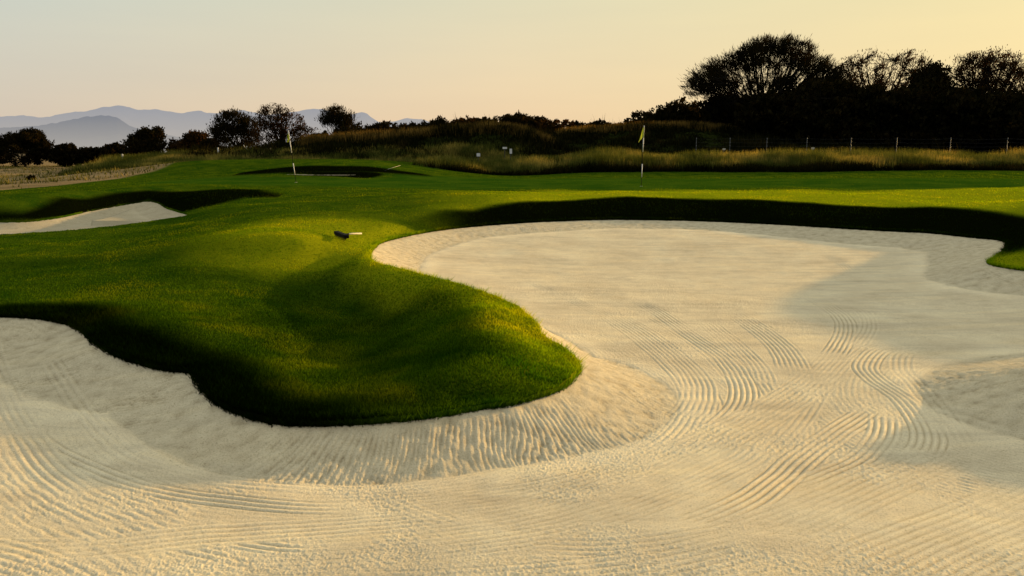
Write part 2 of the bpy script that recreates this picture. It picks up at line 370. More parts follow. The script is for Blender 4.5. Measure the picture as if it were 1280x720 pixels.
# zones
def px_of(x, y, z):
    zz = z-ZC; d = y*cp-zz*sp; d = np.where(d < .1, .1, d)
    return 640+F*x/d, 360-F*(y*sp+zz*cp)/d
def blob(x, y, cx, cy, rx, ry, rot=0, soft=.1):
    c, s = math.cos(rot), math.sin(rot); dx = x-cx; dy = y-cy
    q = np.hypot((dx*c+dy*s)/rx, (-dx*s+dy*c)/ry)+.04*perlin(x*.3, y*.3, 6)
    return 1-sstep(1-soft, 1+soft, q)
def zones(x, y, sd):
    g = np.maximum(blob(x, y, 4, 35, 15, 6.6), blob(x, y, -8.5, 36, 8, 5.0))
    g = np.maximum(g, blob(x, y, 17, 33.5, 8, 6))*sstep(.9, 1.6, -sd)
    ry = y-.0*x
    edge = 45.3+1.2*perlin(x*.08, x*0+3, 8)
    left = sstep(-9, 0, x)
    # tall rough begins behind the mown ground
    ro = sstep(0, .5, y-edge)*left + (1-left)*sstep(0, .6, y-(54+1.5*perlin(x*.1, x*0+1, 9)))
    ro = np.clip(ro, 0, 1)
    # steep bunker faces: their shade is put into a near-black grass colour
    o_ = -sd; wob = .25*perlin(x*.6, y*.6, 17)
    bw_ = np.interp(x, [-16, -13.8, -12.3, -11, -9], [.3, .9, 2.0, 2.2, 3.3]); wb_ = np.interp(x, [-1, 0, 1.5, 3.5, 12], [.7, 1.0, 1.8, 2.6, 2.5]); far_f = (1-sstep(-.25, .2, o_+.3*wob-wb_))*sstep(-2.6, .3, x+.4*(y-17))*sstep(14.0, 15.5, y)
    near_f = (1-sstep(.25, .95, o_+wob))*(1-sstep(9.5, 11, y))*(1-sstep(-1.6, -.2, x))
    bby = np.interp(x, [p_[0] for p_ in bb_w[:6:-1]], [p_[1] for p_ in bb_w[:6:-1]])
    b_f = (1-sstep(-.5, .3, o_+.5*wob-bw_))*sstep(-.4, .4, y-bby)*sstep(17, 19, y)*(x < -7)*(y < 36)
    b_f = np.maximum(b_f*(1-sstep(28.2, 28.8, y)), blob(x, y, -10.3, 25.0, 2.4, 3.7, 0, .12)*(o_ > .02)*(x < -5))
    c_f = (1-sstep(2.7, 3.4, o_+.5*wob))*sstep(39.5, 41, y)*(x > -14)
    bank_shade = np.clip(far_f+near_f+b_f+c_f, 0, 1)*(o_ < 20)
    # dry flat on the left, bounded by the mown hill
    bx = np.array([-60, -32, -20.6, -20.2, -19.8, -21, -24]); by = np.array([12, 24, 36, 41, 46, 52, 58])
    lim = np.interp(y, by, bx); dr_ = sstep(-.3, .3, lim-x+.5*perlin(x*.4, y*.4, 3))*sstep(20, 24, y)
    dr_ = np.maximum(dr_, (x < -19)*sstep(52, 56, y)*1.0)
    fa = sstep(160, 400, np.hypot(x, y))
    yc = 24.5+.10*np.abs(x-4)+.4*perlin(x*.3, y*.3, 81)
    col_ = sstep(-4, 1.5, x)*sstep(17.5, 20, y)*(1-sstep(yc+1.0, yc+3.2, y))
    rim = (1-sstep(.25, 1.0+.25*sstep(8.5, 11, y), o_+.25*perlin(x*1.5, y*1.5, 82)))*sstep(-2.2, -.8, x+.25*(y-8))*(y < 18)*sstep(6.2, 7.2, y)
    bay = blob(x, y, -3.6, 15.2, 2.0, 2.6, 0, .5)*.8
    col_ = np.clip(np.maximum(np.maximum(col_, rim*.8), bay), 0, 1)  # sunlit strips put into colour: front of the green, tongue rim, bay
    zones.collar = col_*(1-bank_shade)  # collar: mask of the painted sunlight
    zones.damp = np.clip(blob(x, y, -1.7, 9.0, 2.1, 3.3, 0, .6)*(.68+.9*fbm(x*.9, y*.6, 3, 90))+blob(x, y, -5.5, 12.5, 4.0, 1.6, 0, .6)*.5*(.5+fbm(x*.5, y*.5, 3, 91)), 0, 1)*(1-rim)  # shade of the tongue's hollow and left slope, put into colour
    return g*(1-dr_), np.clip(ro, 0, 1)*(1-dr_), bank_shade, dr_, fa
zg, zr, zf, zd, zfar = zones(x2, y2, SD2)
fattr(me, 'green', zg); fattr(me, 'rough', np.maximum(zr, .0)); fattr(me, 'dry', zd); fattr(me, 'far', zfar); fattr(me, 'face', zf); fattr(me, 'collar', zones.collar); fattr(me, 'damp', zones.damp)  # collar: painted sunlight, damp: painted shade
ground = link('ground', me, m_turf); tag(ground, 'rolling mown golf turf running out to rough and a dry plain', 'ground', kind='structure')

# bilinear lookup of the open turf surface
ZG = zt_open.reshape(sh)
def turf_at(x, y):
    t_ = np.arctan2(x, y); r = np.hypot(x, y)
    i = np.clip(np.searchsorted(th, t_)-1, 0, len(th)-2); j = np.clip(np.searchsorted(rr, r)-1, 0, len(rr)-2)
    a = np.clip((t_-th[i])/(th[i+1]-th[i]), 0, 1); q = np.clip((r-rr[j])/(rr[j+1]-rr[j]), 0, 1)
    return ZG[i, j]*(1-a)*(1-q)+ZG[i+1, j]*a*(1-q)+ZG[i, j+1]*(1-a)*q+ZG[i+1, j+1]*a*q
def gz(x, y): return float(turf_at(np.array([x], float), np.array([y], float))[0])
SGd = SD.reshape(sh)
def sd_at(x, y):
    t_ = np.arctan2(x, y); r = np.hypot(x, y)
    i = np.clip(np.searchsorted(th, t_)-1, 0, len(th)-2); j = np.clip(np.searchsorted(rr, r)-1, 0, len(rr)-2)
    a = np.clip((t_-th[i])/(th[i+1]-th[i]), 0, 1); q = np.clip((r-rr[j])/(rr[j+1]-rr[j]), 0, 1)
    return SGd[i, j]*(1-a)*(1-q)+SGd[i+1, j]*a*(1-q)+SGd[i, j+1]*(1-a)*q+SGd[i+1, j+1]*a*q

# ------------------------------------------------------------------ sand
SWATHS = [  # pixel path on the sand floor, width (m), tine spacing, depth
 ([(560,318),(660,352),(760,395),(840,450),(875,495),(860,540),(790,580),(680,610),(540,628)], .45, .055, .0065),
 ([(620,318),(740,358),(850,410),(930,470),(945,520),(900,575),(800,620),(640,650)], .5, .055, .0055),
 ([(1300,420),(1180,415),(1080,425),(1020,470),(960,540),(850,600),(700,650),(500,680)], .5, .055, .005),
 ([(1012,370),(1040,385),(1057,402),(1052,425),(1035,447)], .34, .055, .011),
 ([(1062,378),(1082,392),(1086,410),(1068,434)], .30, .055, .006),
 ([(1120,385),(1150,398),(1165,408)], .5, .06, .005),
 ([(915,388),(950,410),(980,435),(996,464)], .42, .055, .008),
 ([(880,400),(915,428),(942,455),(952,482)], .40, .055, .006),
 ([(780,370),(815,385),(860,415),(905,445),(927,475),(927,500),(905,525),(870,545)], .33, .055, .009),
 ([(760,390),(805,415),(850,450),(872,475),(870,505),(845,528)], .40, .055, .006),
 ([(1125,430),(1097,437),(1082,455),(1095,472),(1130,495),(1155,525),(1160,550),(1140,575)], .34, .055, .010),
 ([(1150,436),(1130,442),(1127,460),(1145,478),(1190,530),(1206,560)], .30, .06, .006),
 ([(1095,505),(1040,540),(1000,570),(960,605),(920,630),(840,662)], .32, .055, .012),
 ([(1106,512),(1103,540),(1080,567),(1040,587),(985,607)], .30, .055, .010),
 ([(-20,470),(0,510),(30,555),(70,585),(150,615),(225,628),(350,634),(470,632)], .22, .055, .010),
 ([(60,480),(100,530),(160,585),(225,602),(300,611),(440,611)], .22, .06, .006),
 ([(-20,440),(10,520),(60,600),(130,640)], .3, .055, .005),
 ([(245,670),(300,677),(350,682),(405,683)], .16, .05, .013),
 ([(180,680),(240,690),(330,705)], .16, .055, .007),
 ([(-60,700),(100,692),(250,672),(420,655),(560,640)], .30, .055, .006),
 ([(-60,690),(60,715),(160,760)], .3, .055, .006),
 ([(1320,600),(1200,650),(1100,690),(1000,740)], .5, .06, .007),
 ([(1320,650),(1200,700),(1100,760)], .5, .06, .007),
 ([(560,650),(700,620),(840,570),(960,510),(1040,460)], .5, .06, .005),
 ([(640,330),(760,350),(880,375),(1000,400)], .45, .055, .004),
 ([(620,310),(660,325),(720,335)], .4, .06, .005),
 ([(1005,320),(1040,330),(1070,345)], .35, .055, .007),
 ([(1030,332),(1050,336),(1062,345)], .25, .055, .010),
 ([(500,330),(600,340),(700,362),(800,400)], .4, .055, .004),
 ([(640,690),(800,690),(960,660),(1100,600),(1200,560)], .55, .06, .005),
 ([(400,740),(620,735),(820,712),(1000,670)], .6, .06, .005),
]
def poly_dist(x, y, P):
    A = P[:-1]; D = P[1:]-A; l2 = (D**2).sum(1); ln = np.sqrt(l2)
    best = np.full(len(x), 1e9); sg = np.zeros(len(x)); s = np.zeros(len(x)); acc = 0
    for k in range(len(A)):
        t = ((x-A[k, 0])*D[k, 0]+(y-A[k, 1])*D[k, 1])/l2[k]; tc_ = np.clip(t, 0, 1)
        d = np.hypot(x-A[k, 0]-tc_*D[k, 0], y-A[k, 1]-tc_*D[k, 1]); u = d < best
        cr = (x-A[k, 0])*D[k, 1]-(y-A[k, 1])*D[k, 0]
        best = np.where(u, d, best); sg = np.where(u, np.sign(cr)*d, sg); s = np.where(u, acc+t*ln[k], s); acc += ln[k]
    return sg, s, acc
def open_cat(P, n=8):
    P = np.array(P, float); Q = np.vstack([2*P[0]-P[1], P, 2*P[-1]-P[-2]]); out = []
    for i in range(1, len(Q)-2):
        p0, p1, p2, p3 = Q[i-1:i+3]
        for k in range(n):
            t = k/n; out.append(.5*((2*p1)+(-p0+p2)*t+(2*p0-5*p1+4*p2-p3)*t*t+(-p0+3*p1-3*p2+p3)*t**3))
    out.append(P[-1]); return np.array(out)
def groove(d, sp):
    q = np.abs(((d/sp) % 1)-.5)*2            # 1 on the ridges
    return q**.65-.62
def sand_detail(x, y, sd, ew, es):
    r = np.hypot(x, y)
    face = 1-sstep(.97, 1.05, sd/ew+.05*perlin(x*2.5, y*2.5, 3)+.015*perlin(x*14, y*14, 3))
    h = np.zeros(len(x)); used = np.zeros(len(x))
    wx = x+.007*perlin(x*3, y*3, 21); wy = y+.007*perlin(x*3+9, y*3, 22)
    for path, wd, sp_, dp in SWATHS:
        P = open_cat([at_z(a, b, -.98)[:2] for a, b in path])
        lo = P.min(0)-wd; hi = P.max(0)+wd
        k = np.where((x > lo[0]) & (x < hi[0]) & (y > lo[1]) & (y < hi[1]))[0]
        if not len(k): continue
        d, s, Lg = poly_dist(wx[k], wy[k], P)
        en = sstep(-.02, .5, s+.12*perlin(x[k]*8, y[k]*8, 52))*(1-sstep(Lg-.5, Lg+.02, s+.12*perlin(x[k]*8, y[k]*8, 53)))
        m_ = (1-sstep(wd*.5-.03, wd*.5, np.abs(d)))*en*np.clip(.85+.9*perlin(x[k]*1.4, y[k]*1.4, 23), .2, 1.3)
        h[k] = h[k]*(1-np.clip(m_, 0, 1)*.85)+groove(d, sp_)*dp*1.25*m_; used[k] = np.maximum(used[k], m_)
    # broad sweeps that echo the outline of the bunker
    fs = sd+.22*fbm(x*.2, y*.2, 1, 40)
    m1 = np.maximum(sstep(-.15, .25, fbm(x*.45+7, y*.45, 3, 31)), .8*(1-sstep(ew+.7, ew+1.5, sd)))*(.55+.9*np.clip(perlin(x*.8, y*.8, 51)+.3, 0, 1))*(1-np.clip(used, 0, 1))*(1-face)
    h += groove(fs, .055)*.0045*m1*(1-sstep(9, 13, r))
    m2 = sstep(.0, .3, fbm(x*.5-3, y*.5+4, 3, 33))*(1-np.clip(used, 0, 1))*(1-face)
    d2 = (x*.55+y*.83)+.5*perlin(x*.2, y*.2, 35); h += groove(d2, .06)*.0028*m2*(1-sstep(8, 12, r))
    # rake pulled down the faces
    sl = es+.10*fbm(x*1.2, y*1.2, 2, 37)+sd*.35
    fr = np.clip(.55+1.6*perlin(x*1.1, y*1.1, 38), .1, 1.2)
    h += face*(groove(sl, .045)*.0085*fr*sstep(.02, .15, sd)+.007*fbm(x*7, y*7, 3, 39))
    h += .004*(1-face)*sstep(0, .12, sd/ew-1.0)*(1-sstep(.12, .5, sd/ew-1.0))  # little ridge thrown up at the foot
    # loose crumbs
    cr = fbm(x*26, y*26, 2, 44); cr2 = sstep(.1, .6, fbm(x*.9, y*.9, 3, 45)+.25)
    h += (.0032*np.clip(cr, -.2, 1)+.0042*np.clip(fbm(x*60, y*60, 2, 48), -.1, 1))*(.35+cr2)*(r < 14)
    h += .008*fbm(x*1.3, y*1.3, 2, 46)+.0022*fbm(x*5, y*5, 2, 47)
    return h*sstep(0, .06, sd), face
ths = np.concatenate([np.arange(-180, -60, 4.), np.arange(-60, -36.5, 1.), np.linspace(-36.5, 36.5, 1500), np.arange(37.5, 60, 1.), np.arange(60, 180, 4.)])*math.pi/180
rs = np.array([.3, .8, 1.4, 2., 2.5, 2.9]+radii(3.2, 24, .00034, .034))
gx, gy = polar(ths, rs); x = gx.ravel(); y = gy.ravel()
def build_sand(x, y, q, which, name, label):
    z, sd, ez, ew, es = sand_h(x, y, which)
    keep = (sd[q] > -.06).any(1); q = q[keep]
    uq, inv = np.unique(q, return_inverse=True); q = inv.reshape(q.shape)
    x, y, z, sd, ew, es = (v[uq] for v in (x, y, z, sd, ew, es))
    h, face = sand_detail(x, y, sd, ew, es)
    if which: h *= .6
    me = np_mesh(name, np.c_[x, y, z+h-.012*(sd < 0)], q); fattr(me, 'face', np.where(which == 0, face*.65, .95+0*face))  # small bunkers darkened all over; in the left one this paints bank shade
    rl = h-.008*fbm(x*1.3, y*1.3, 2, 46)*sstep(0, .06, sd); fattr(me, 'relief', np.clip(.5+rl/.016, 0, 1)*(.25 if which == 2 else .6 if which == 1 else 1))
    o = link(name, me, m_sand); tag(o, label, 'sand', kind='structure')
    return o
build_sand(x, y, quads(len(ths), len(rs), True), 0, 'bunker_sand', 'pale raked sand of the large winding bunker in front')
for k, st, lb in ((1, .07, 'pale sand of the smaller bunker to the left'), (2, .08, 'thin strip of sand in the far bunker under the hill')):
    lo = polys[k].min(0)-.4; hi = polys[k].max(0)+.4
    u = np.arange(lo[0], hi[0], st); v = np.arange(lo[1], hi[1], st); X2, Y2 = np.meshgrid(u, v, indexing='ij')
    q = quads(len(u), len(v))[:, ::-1]
    build_sand(X2.ravel(), Y2.ravel(), q, k, 'bunker_sand', lb)

# ------------------------------------------------------------------ grass blades
def blades(name, x, y, z, h, wd, lean, mt, label, cat='grass', face=None, collar=None, damp=None):  # collar: painted sunlight per blade, damp: painted shade
    n = len(x); a = rng.uniform(0, 2*np.pi, n); la = rng.uniform(0, 2*np.pi, n); ln = lean*rng.uniform(.2, 1, n)*h
    dx = np.cos(a)*wd/2; dy = np.sin(a)*wd/2
    base = np.c_[x, y, z-.1*h]
    p0 = base+np.c_[-dx, -dy, np.zeros(n)]; p1 = base+np.c_[dx, dy, np.zeros(n)]
    p2 = base+np.c_[np.cos(la)*ln, np.sin(la)*ln, h*1.1]
    V = np.stack([p0, p1, p2], 1).reshape(-1, 3); q = np.arange(3*n).reshape(n, 3)
    me = np_mesh(name, V, q, False); fattr(me, 'rnd', np.repeat(rng.random(n), 3)); fattr(me, 'tip', np.tile([0, 0, 1.], n)); fattr(me, 'collar', np.repeat(collar if collar is not None else np.zeros(n), 3)); fattr(me, 'damp', np.repeat(damp if damp is not None else np.zeros(n), 3)); fattr(me, 'face', np.repeat(face if face is not None else np.zeros(n), 3))
    o = link(name, me, mt); tag(o, label, cat, kind='stuff'); return o
def screen_scatter(n, r0, r1, t0=-35.5, t1=35.5):
    t_ = rng.uniform(R(t0), R(t1), n); r = 1/rng.uniform(1/r1, 1/r0, n); return np.sin(t_)*r, np.cos(t_)*r
x, y = screen_scatter(820000, 5, 52)
sdv = sd_at(x, y); g_, r_, f_, d_, fa_ = zones(x, y, sdv); co_ = zones.collar; da_ = zones.damp; r = np.hypot(x, y)  # collar: painted sunlight, damp: painted shade
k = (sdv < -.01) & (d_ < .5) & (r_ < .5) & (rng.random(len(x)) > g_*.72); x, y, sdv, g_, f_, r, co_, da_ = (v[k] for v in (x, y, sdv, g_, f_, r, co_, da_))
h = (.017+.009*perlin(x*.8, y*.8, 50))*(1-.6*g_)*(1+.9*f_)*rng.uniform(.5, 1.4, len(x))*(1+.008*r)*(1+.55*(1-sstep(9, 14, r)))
blades('mown_grass', x, y, turf_at(x, y), h, .005+.0005*r, .9, m_blade, 'short mown grass blades covering the fairway and green', face=f_, collar=co_, damp=da_)  # collar and damp carry the painted sunlight and shade
# ragged fringe along the bunker outlines
P = polys[0][:-25]; seg = rng.integers(0, len(P)-1, 90000); tt = rng.random(90000)
Q = P[seg]+(P[seg+1]-P[seg])*tt[:, None]; vis = np.hypot(Q[:, 0], Q[:, 1]) < 24
ln_ = np.hypot(*(P[seg+1]-P[seg])[:, :2].T); vis &= rng.random(90000) < ln_/ln_.max()*2; Q = Q[vis]
x = Q[:, 0]+rng.normal(0, .018, len(Q)); y = Q[:, 1]+rng.normal(0, .018, len(Q)); r = np.hypot(x, y)
blades('edge_grass', x, y, Q[:, 2]+.0, rng.uniform(.02, .085, len(x))*(.6+.8*np.clip(.5+perlin(x*6, y*6, 77), 0, 1.3)), .004+.0005*r, 1.4, m_blade, 'ragged grass fringe overhanging the edge of the large bunker', face=zones(x, y, np.full(len(x), -.01))[2], collar=zones.collar)  # collar carries the painted sunlight
# tall grass
def area_scatter(n, x0, x1, y0, y1): return rng.uniform(x0, x1, n), rng.uniform(y0, y1, n)
x, y = area_scatter(290000, -8, 48, 45, 55)
sdv = np.full(len(x), -9.); g_, r_, f_, d_, fa_ = zones(x, y, sdv); k = (r_ > .3) & (rng.random(len(x)) < sstep(-8, 0, x)) & (rng.random(len(x)) < .25+.75*(fbm(x*.5, y*.5, 3, 60) > -.12)) & (np.abs(x/y) < .75); x, y = x[k], y[k]
h = rng.uniform(.25, .8, len(x))*(1+.9*perlin(x*.25, y*.25, 61))*(.45+.6*sstep(45.5, 49, y))
fr_ = y < 46.6+.8*perlin(x*.3, x*0, 71)
blades('rough_grass', x[fr_], y[fr_], turf_at(x[fr_], y[fr_]), h[fr_]*1.1, rng.uniform(.02, .05, fr_.sum()), .5, m_mound, 'dark low growth along the front of the tall grass')
x, y, h = x[~fr_], y[~fr_], h[~fr_]
blades('tall_grass', x, y, turf_at(x, y), h, rng.uniform(.02, .05, len(x)), .45, m_straw, 'tall dry golden grass along the back of the green')
x, y = area_scatter(120000, -30, 2, 53, 63)
sdv = np.full(len(x), -9.); k = (rng.random(len(x)) < .3+.7*(fbm(x*.4, y*.4, 3, 62) > -.05)); x, y = x[k], y[k]
h = rng.uniform(.15, .5, len(x))*(1+.9*perlin(x*.25, y*.25, 63))
blades('tall_grass', x, y, turf_at(x, y), h, rng.uniform(.02, .05, len(x)), .5, m_straw, 'low tufted grass behind the small hill on the left')
x, y = area_scatter(200000, -26, 52, 56, 90)
k = (rng.random(len(x)) < .4+.6*(fbm(x*.3, y*.3, 3, 64) > -.1)) & (y > 56+(x < 0)*4); x, y = x[k], y[k]
h = rng.uniform(.15, .55, len(x))*(1+1.5*fbm(x*.25, y*.25, 3, 65))*(1+1.1*(rng.random(len(x)) > .97))
blades('rough_grass', x, y, turf_at(x, y), h, rng.uniform(.05, .13, len(x)), .6, m_mound, 'dark unmown scrub covering the long mounds')
# dry grass fringe on the mound crests, low sunlight partly put into its gold
cx = []
for pts, dd in (([(385,182),(400,178),(450,173.5),(520,169),(580,164),(620,161.5),(660,168),(690,180)], 68), ([(700,169),(760,164),(830,160),(900,163),(960,172)], 80)):
    W = open_cat([at_y(a, b_, dd)[:2] for a, b_ in pts], 30); i = rng.integers(0, len(W)-1, 9000)
    cx.append(W[i]+(W[i+1]-W[i])*rng.random((9000, 1)))
cx = np.vstack(cx); x = cx[:, 0]+rng.normal(0, .2, len(cx)); y = cx[:, 1]+rng.normal(-.4, .9, len(cx))
blades('crest_grass', x, y, turf_at(x, y), rng.uniform(.35, .85, len(x)), rng.uniform(.05, .10, len(x)), .5, m_crest, 'golden seed grass standing on the crests of the mounds')
# dry flat: straw tufts
x, y = area_scatter(90000, -75, -16, 30, 120)
sdv = np.full(len(x), -9.); g_, r_, f_, d_, fa_ = zones(x, y, sdv); k = (d_ > .6) & (fbm(x*.12, y*.35, 3, 66) > .05); x, y = x[k], y[k]
blades('straw_tufts', x, y, turf_at(x, y), rng.uniform(.08, .3, len(x)), rng.uniform(.03, .07, len(x)), .7, m_straw, 'patches of dry straw coloured grass on the flat at left')

# ------------------------------------------------------------------ trees
def tube_arrays(paths, sides=5):
    Vs, Fs, off = [], [], 0
    for P, rad in paths:
        P = np.asarray(P, float); n = len(P); rad = np.asarray(rad)
        T = np.gradient(P, axis=0); T /= np.linalg.norm(T, axis=1, keepdims=True)+1e-9
        ref = np.array([.31, .95, .07]); A = np.cross(T, ref); A /= np.linalg.norm(A, axis=1, keepdims=True)+1e-9; B = np.cross(T, A)
        a = np.linspace(0, 2*np.pi, sides, endpoint=False)
        V = P[:, None]+rad[:, None, None]*(A[:, None]*np.cos(a)[None, :, None]+B[:, None]*np.sin(a)[None, :, None])
        Vs.append(V.reshape(-1, 3)); i = np.arange(n-1)[:, None]*sides; j = np.arange(sides)[None]; j2 = (j+1) % sides
        Fs.append((np.stack([i+j, i+j2, i+sides+j2, i+sides+j], -1)+off).reshape(-1, 4)); off += n*sides
    return np.vstack(Vs), np.vstack(Fs)
def tree(name, loc, H, lobes, label, cat='tree', group=None, leaf=None, nl=14000, ls=.22, lw=.06, limbs=26, twigs=260, fork=.25, spread=1., seed=0, up=.6, shell=.5, stems=1, tips=False, jit=.55):
    """lobes: (cx, cy, cz, rx, ry, rz, weight) relative to the base, in metres"""
    g = np.random.default_rng(seed+100); loc = (loc[0], loc[1], loc[2]-.05)
    root = empty(name, loc, label, cat, group)
    Lb = np.array(lobes, float); wt = Lb[:, 6]/Lb[:, 6].sum()
    def sample(n, sh=shell):
        i = g.choice(len(Lb), n, p=wt); d = g.normal(size=(n, 3)); d /= np.linalg.norm(d, axis=1, keepdims=True)
        r_ = g.random(n)**(sh*.6); lump = 1+.22*np.sin(d[:, 0]*7+i)*np.cos(d[:, 2]*6+i*2)+g.normal(0, .05, n)
        return Lb[i, :3]+d*Lb[i, 3:6]*(r_*lump)[:, None]
    paths = []; stm = []
    zf = max(.3, (Lb[:, 2]-Lb[:, 5]).min()*.6+fork*H*.5)
    for s in range(stems):
        b0 = np.array([g.normal(0, .12*H*(stems > 1)), g.normal(0, .05*H*(stems > 1)), -.1]); f = b0*.5+np.array([g.normal(0, .03*H), g.normal(0, .03*H), zf])
        stm.append(f); paths.append(([b0, b0*.7+f*.3+g.normal(0, .03, 3), f], np.array([.030, .024, .02])*H))
    ends = sample(limbs, .3); pts = []
    for e in ends:
        f = stm[g.integers(len(stm))]; mid = f*.5+e*.5; mid[2] -= .06*H*np.sign(e[2]-f[2]); n = 6; tt = np.linspace(0, 1, n)[:, None]
        P = (1-tt)**2*f+2*tt*(1-tt)*mid+tt**2*e; P[1:-1] += g.normal(0, .012*H, (n-2, 3)); pts.append(P)
        paths.append((P, np.linspace(.014*H, .003*H, n)))
    allp = np.vstack([p[2:] for p in pts]); tw = sample(twigs, .25)
    for e in tw:
        s = allp[((allp-e)**2).sum(1).argmin()]; mid = (s+e)/2+g.normal(0, .02*H, 3); paths.append(([s, mid, e], np.array([.004, .0028, .0012])*H))
    V, Q = tube_arrays(paths, 4); link('trunk', np_mesh('trunk', V, Q), m_bark, root)
    # leaves grow from twig tips, elongated outward and upward
    n = nl; C = tw if tips else sample(max(20, n//26)); nc = len(C); i = g.integers(0, nc, n); base = Lb[:, :3].mean(0)*[1, 1, .2]
    P = C[i]+g.normal(0, 1, (n, 3))*np.array([1, 1, .7])*(.028 if tips else .045)*H*spread
    d = P-base; d /= np.linalg.norm(d, axis=1, keepdims=True)+1e-6; d = d+g.normal(0, jit, (n, 3)); d[:, 2] += up*.4; d /= np.linalg.norm(d, axis=1, keepdims=True)
    s = np.cross(d, g.normal(size=(n, 3))); s /= np.linalg.norm(s, axis=1, keepdims=True)+1e-6
    l_ = ls*g.uniform(.5, 1.5, n)[:, None]; w_ = lw*g.uniform(.6, 1.4, n)[:, None]
    V = np.stack([P-d*l_*.5, P+s*w_, P+d*l_*.5, P-s*w_], 1).reshape(-1, 3)
    V[:, 2] = np.maximum(V[:, 2], -.05)
    me = np_mesh('crown', V, np.arange(4*n).reshape(n, 4), False); fattr(me, 'rnd', np.repeat(g.random(n), 4)); fattr(me, 'tip', np.ones(4*n))
    link('crown', me, leaf or m_leaf, root); return root
def on_ground(px, Y): 
    X = (px-640)/F*Y*1.0; a, b, c_ = ray(px, 190); X = a/b*Y
    return (X, Y, gz(X, Y))
def top_z(py, Y): return at_y(640, py, Y)[2]
# big flat crowned acacia
def place(px, Y): return on_ground(px, Y)
S = lambda Y: Y/F*1.01    # metres per photo pixel
Y = 82; p = place(948, Y); z0 = p[2]; k = S(Y)
def zz(py, Y=82, z0=None): return top_z(py, Y)-z0
lob = []
out_ = [(862,101),(872,90),(884,84),(895,74),(906,66),(918,62),(930,54),(942,49),(954,45),(966,47),(978,50),(990,52),(1000,60),(1010,66),(1020,74),(1030,84)]
for i_, (px, py) in enumerate(out_):
    for dd, rr_, wt in ((9, 9, 1.), (22, 12, 1.)):
        if py+dd < 112: lob.append(((px+random.uniform(-3, 3)-948)*k, random.uniform(-2.5, 2.5), zz(py+dd+random.uniform(-3, 3), Y, z0), rr_*1.25*k, rr_*1.6*k, rr_*k, wt))
for (px, py, rx, rz, wt) in [(950,92,50,16,3),(900,106,26,10,1.6),(1000,104,38,14,2.4),(955,118,62,18,4),(880,110,16,7,.6),(905,128,24,12,1.5),(1000,128,44,18,3)]:
    lob.append(((px-948)*k, random.uniform(-1.5, 1.5), zz(py, Y, z0), rx*k, rx*k*.8, rz*k, wt*1.6))
tree('acacia_tree', p, zz(46, Y, z0), lob, 'large spreading acacia with a wide flat feathery crown, tallest on the skyline', 'tree', None, m_leaf, 36000, .46, .024, 90, 2000, .2, 1.0, 1, .8, .8, tips=True, jit=.3)
def std_tree(name, px, Y, shapes, label, leaf=None, nl=16000, ls=.3, lw=.07, limbs=24, twigs=260, seed=0, **kw):
    p = place(px, Y); z0 = p[2]; k = S(Y); lob = []; tp = 999
    g = random.Random(seed)
    for (qx, qy, rx, rz, wt) in shapes:
        lob.append(((qx-px)*k, g.uniform(-.3, .3)*rx*k, top_z(qy, Y)-z0, rx*k, rx*k*.85, rz*k, wt)); tp = min(tp, qy-rz)
    return tree(name, p, top_z(tp, Y)-z0, lob, label, 'tree' if 'tree' in name else 'bush', kw.pop('group', None), leaf, nl, ls, lw, limbs, twigs, seed=seed, **kw)
# right-hand belt
std_tree('bare_tree', 1085, 84, [(1075,90,28,26,1.5),(1055,95,22,20,1),(1110,92,26,24,1.3),(1130,82,16,18,.6),(1090,120,45,25,2)], 'half bare tree with open twiggy branches right of the tall acacia', m_leafb, 6000, .28, .035, 60, 900, seed=2, up=1.5, fork=.2, tips=True)
std_tree('bush', 1158, 80, [(1155,98,20,18,1),(1160,125,30,25,2)], 'dark rounded bush between the half bare tree and the round tree', m_leaf, 11000, .3, .09, seed=3)
std_tree('round_tree', 1222, 82, [(1222,92,36,27,2),(1205,88,22,20,1),(1240,90,22,24,1),(1222,120,36,22,1)], 'round brownish tree with an airy twiggy crown near the right edge', m_leafb, 9500, .24, .04, 50, 800, seed=4, up=1., tips=True)
std_tree('edge_tree', 1298, 82, [(1298,95,30,28,2),(1290,125,30,25,1)], 'twiggy tree cut off by the right edge of the view', m_leafb, 7000, .26, .04, 40, 600, seed=5, up=1., tips=True)
belt = [(905,82,[(905,140,30,22,1),(912,165,34,30,1.4)],'dark bush filling the space beneath the left side of the acacia crown'),
 (960,78,[(960,145,46,32,1),(965,172,48,28,1)],'broad black bush in front of the acacia trunk'),
 (1025,78,[(1025,125,40,28,1),(1025,165,46,32,1.4)],'dense black bush between the acacia and the half bare tree'),
 (1085,77,[(1085,135,42,26,1),(1085,168,46,30,1.3)],'dense black bush under the half bare tree'),
 (1140,77,[(1140,132,40,28,1),(1140,168,44,30,1.3)],'dense black bush left of the round tree base'),
 (1195,77,[(1195,138,38,26,1),(1195,168,44,30,1.3)],'dense black bush in front of the round tree'),
 (1250,77,[(1250,138,36,24,1),(1250,168,44,30,1.3)],'dense black bush between the round tree and the right edge'),
 (1305,77,[(1305,135,38,28,1),(1305,168,44,30,1.3)],'dense black bush at the right edge of the hedge')]
for i, (px, Y, shp, lb) in enumerate(belt):
    std_tree('hedge_bush', px, Y, shp, lb, m_leaf, 15000, .42, .16, 14, 80, seed=20+i, group='black bushes forming the hedge on the right', shell=.9, stems=2)
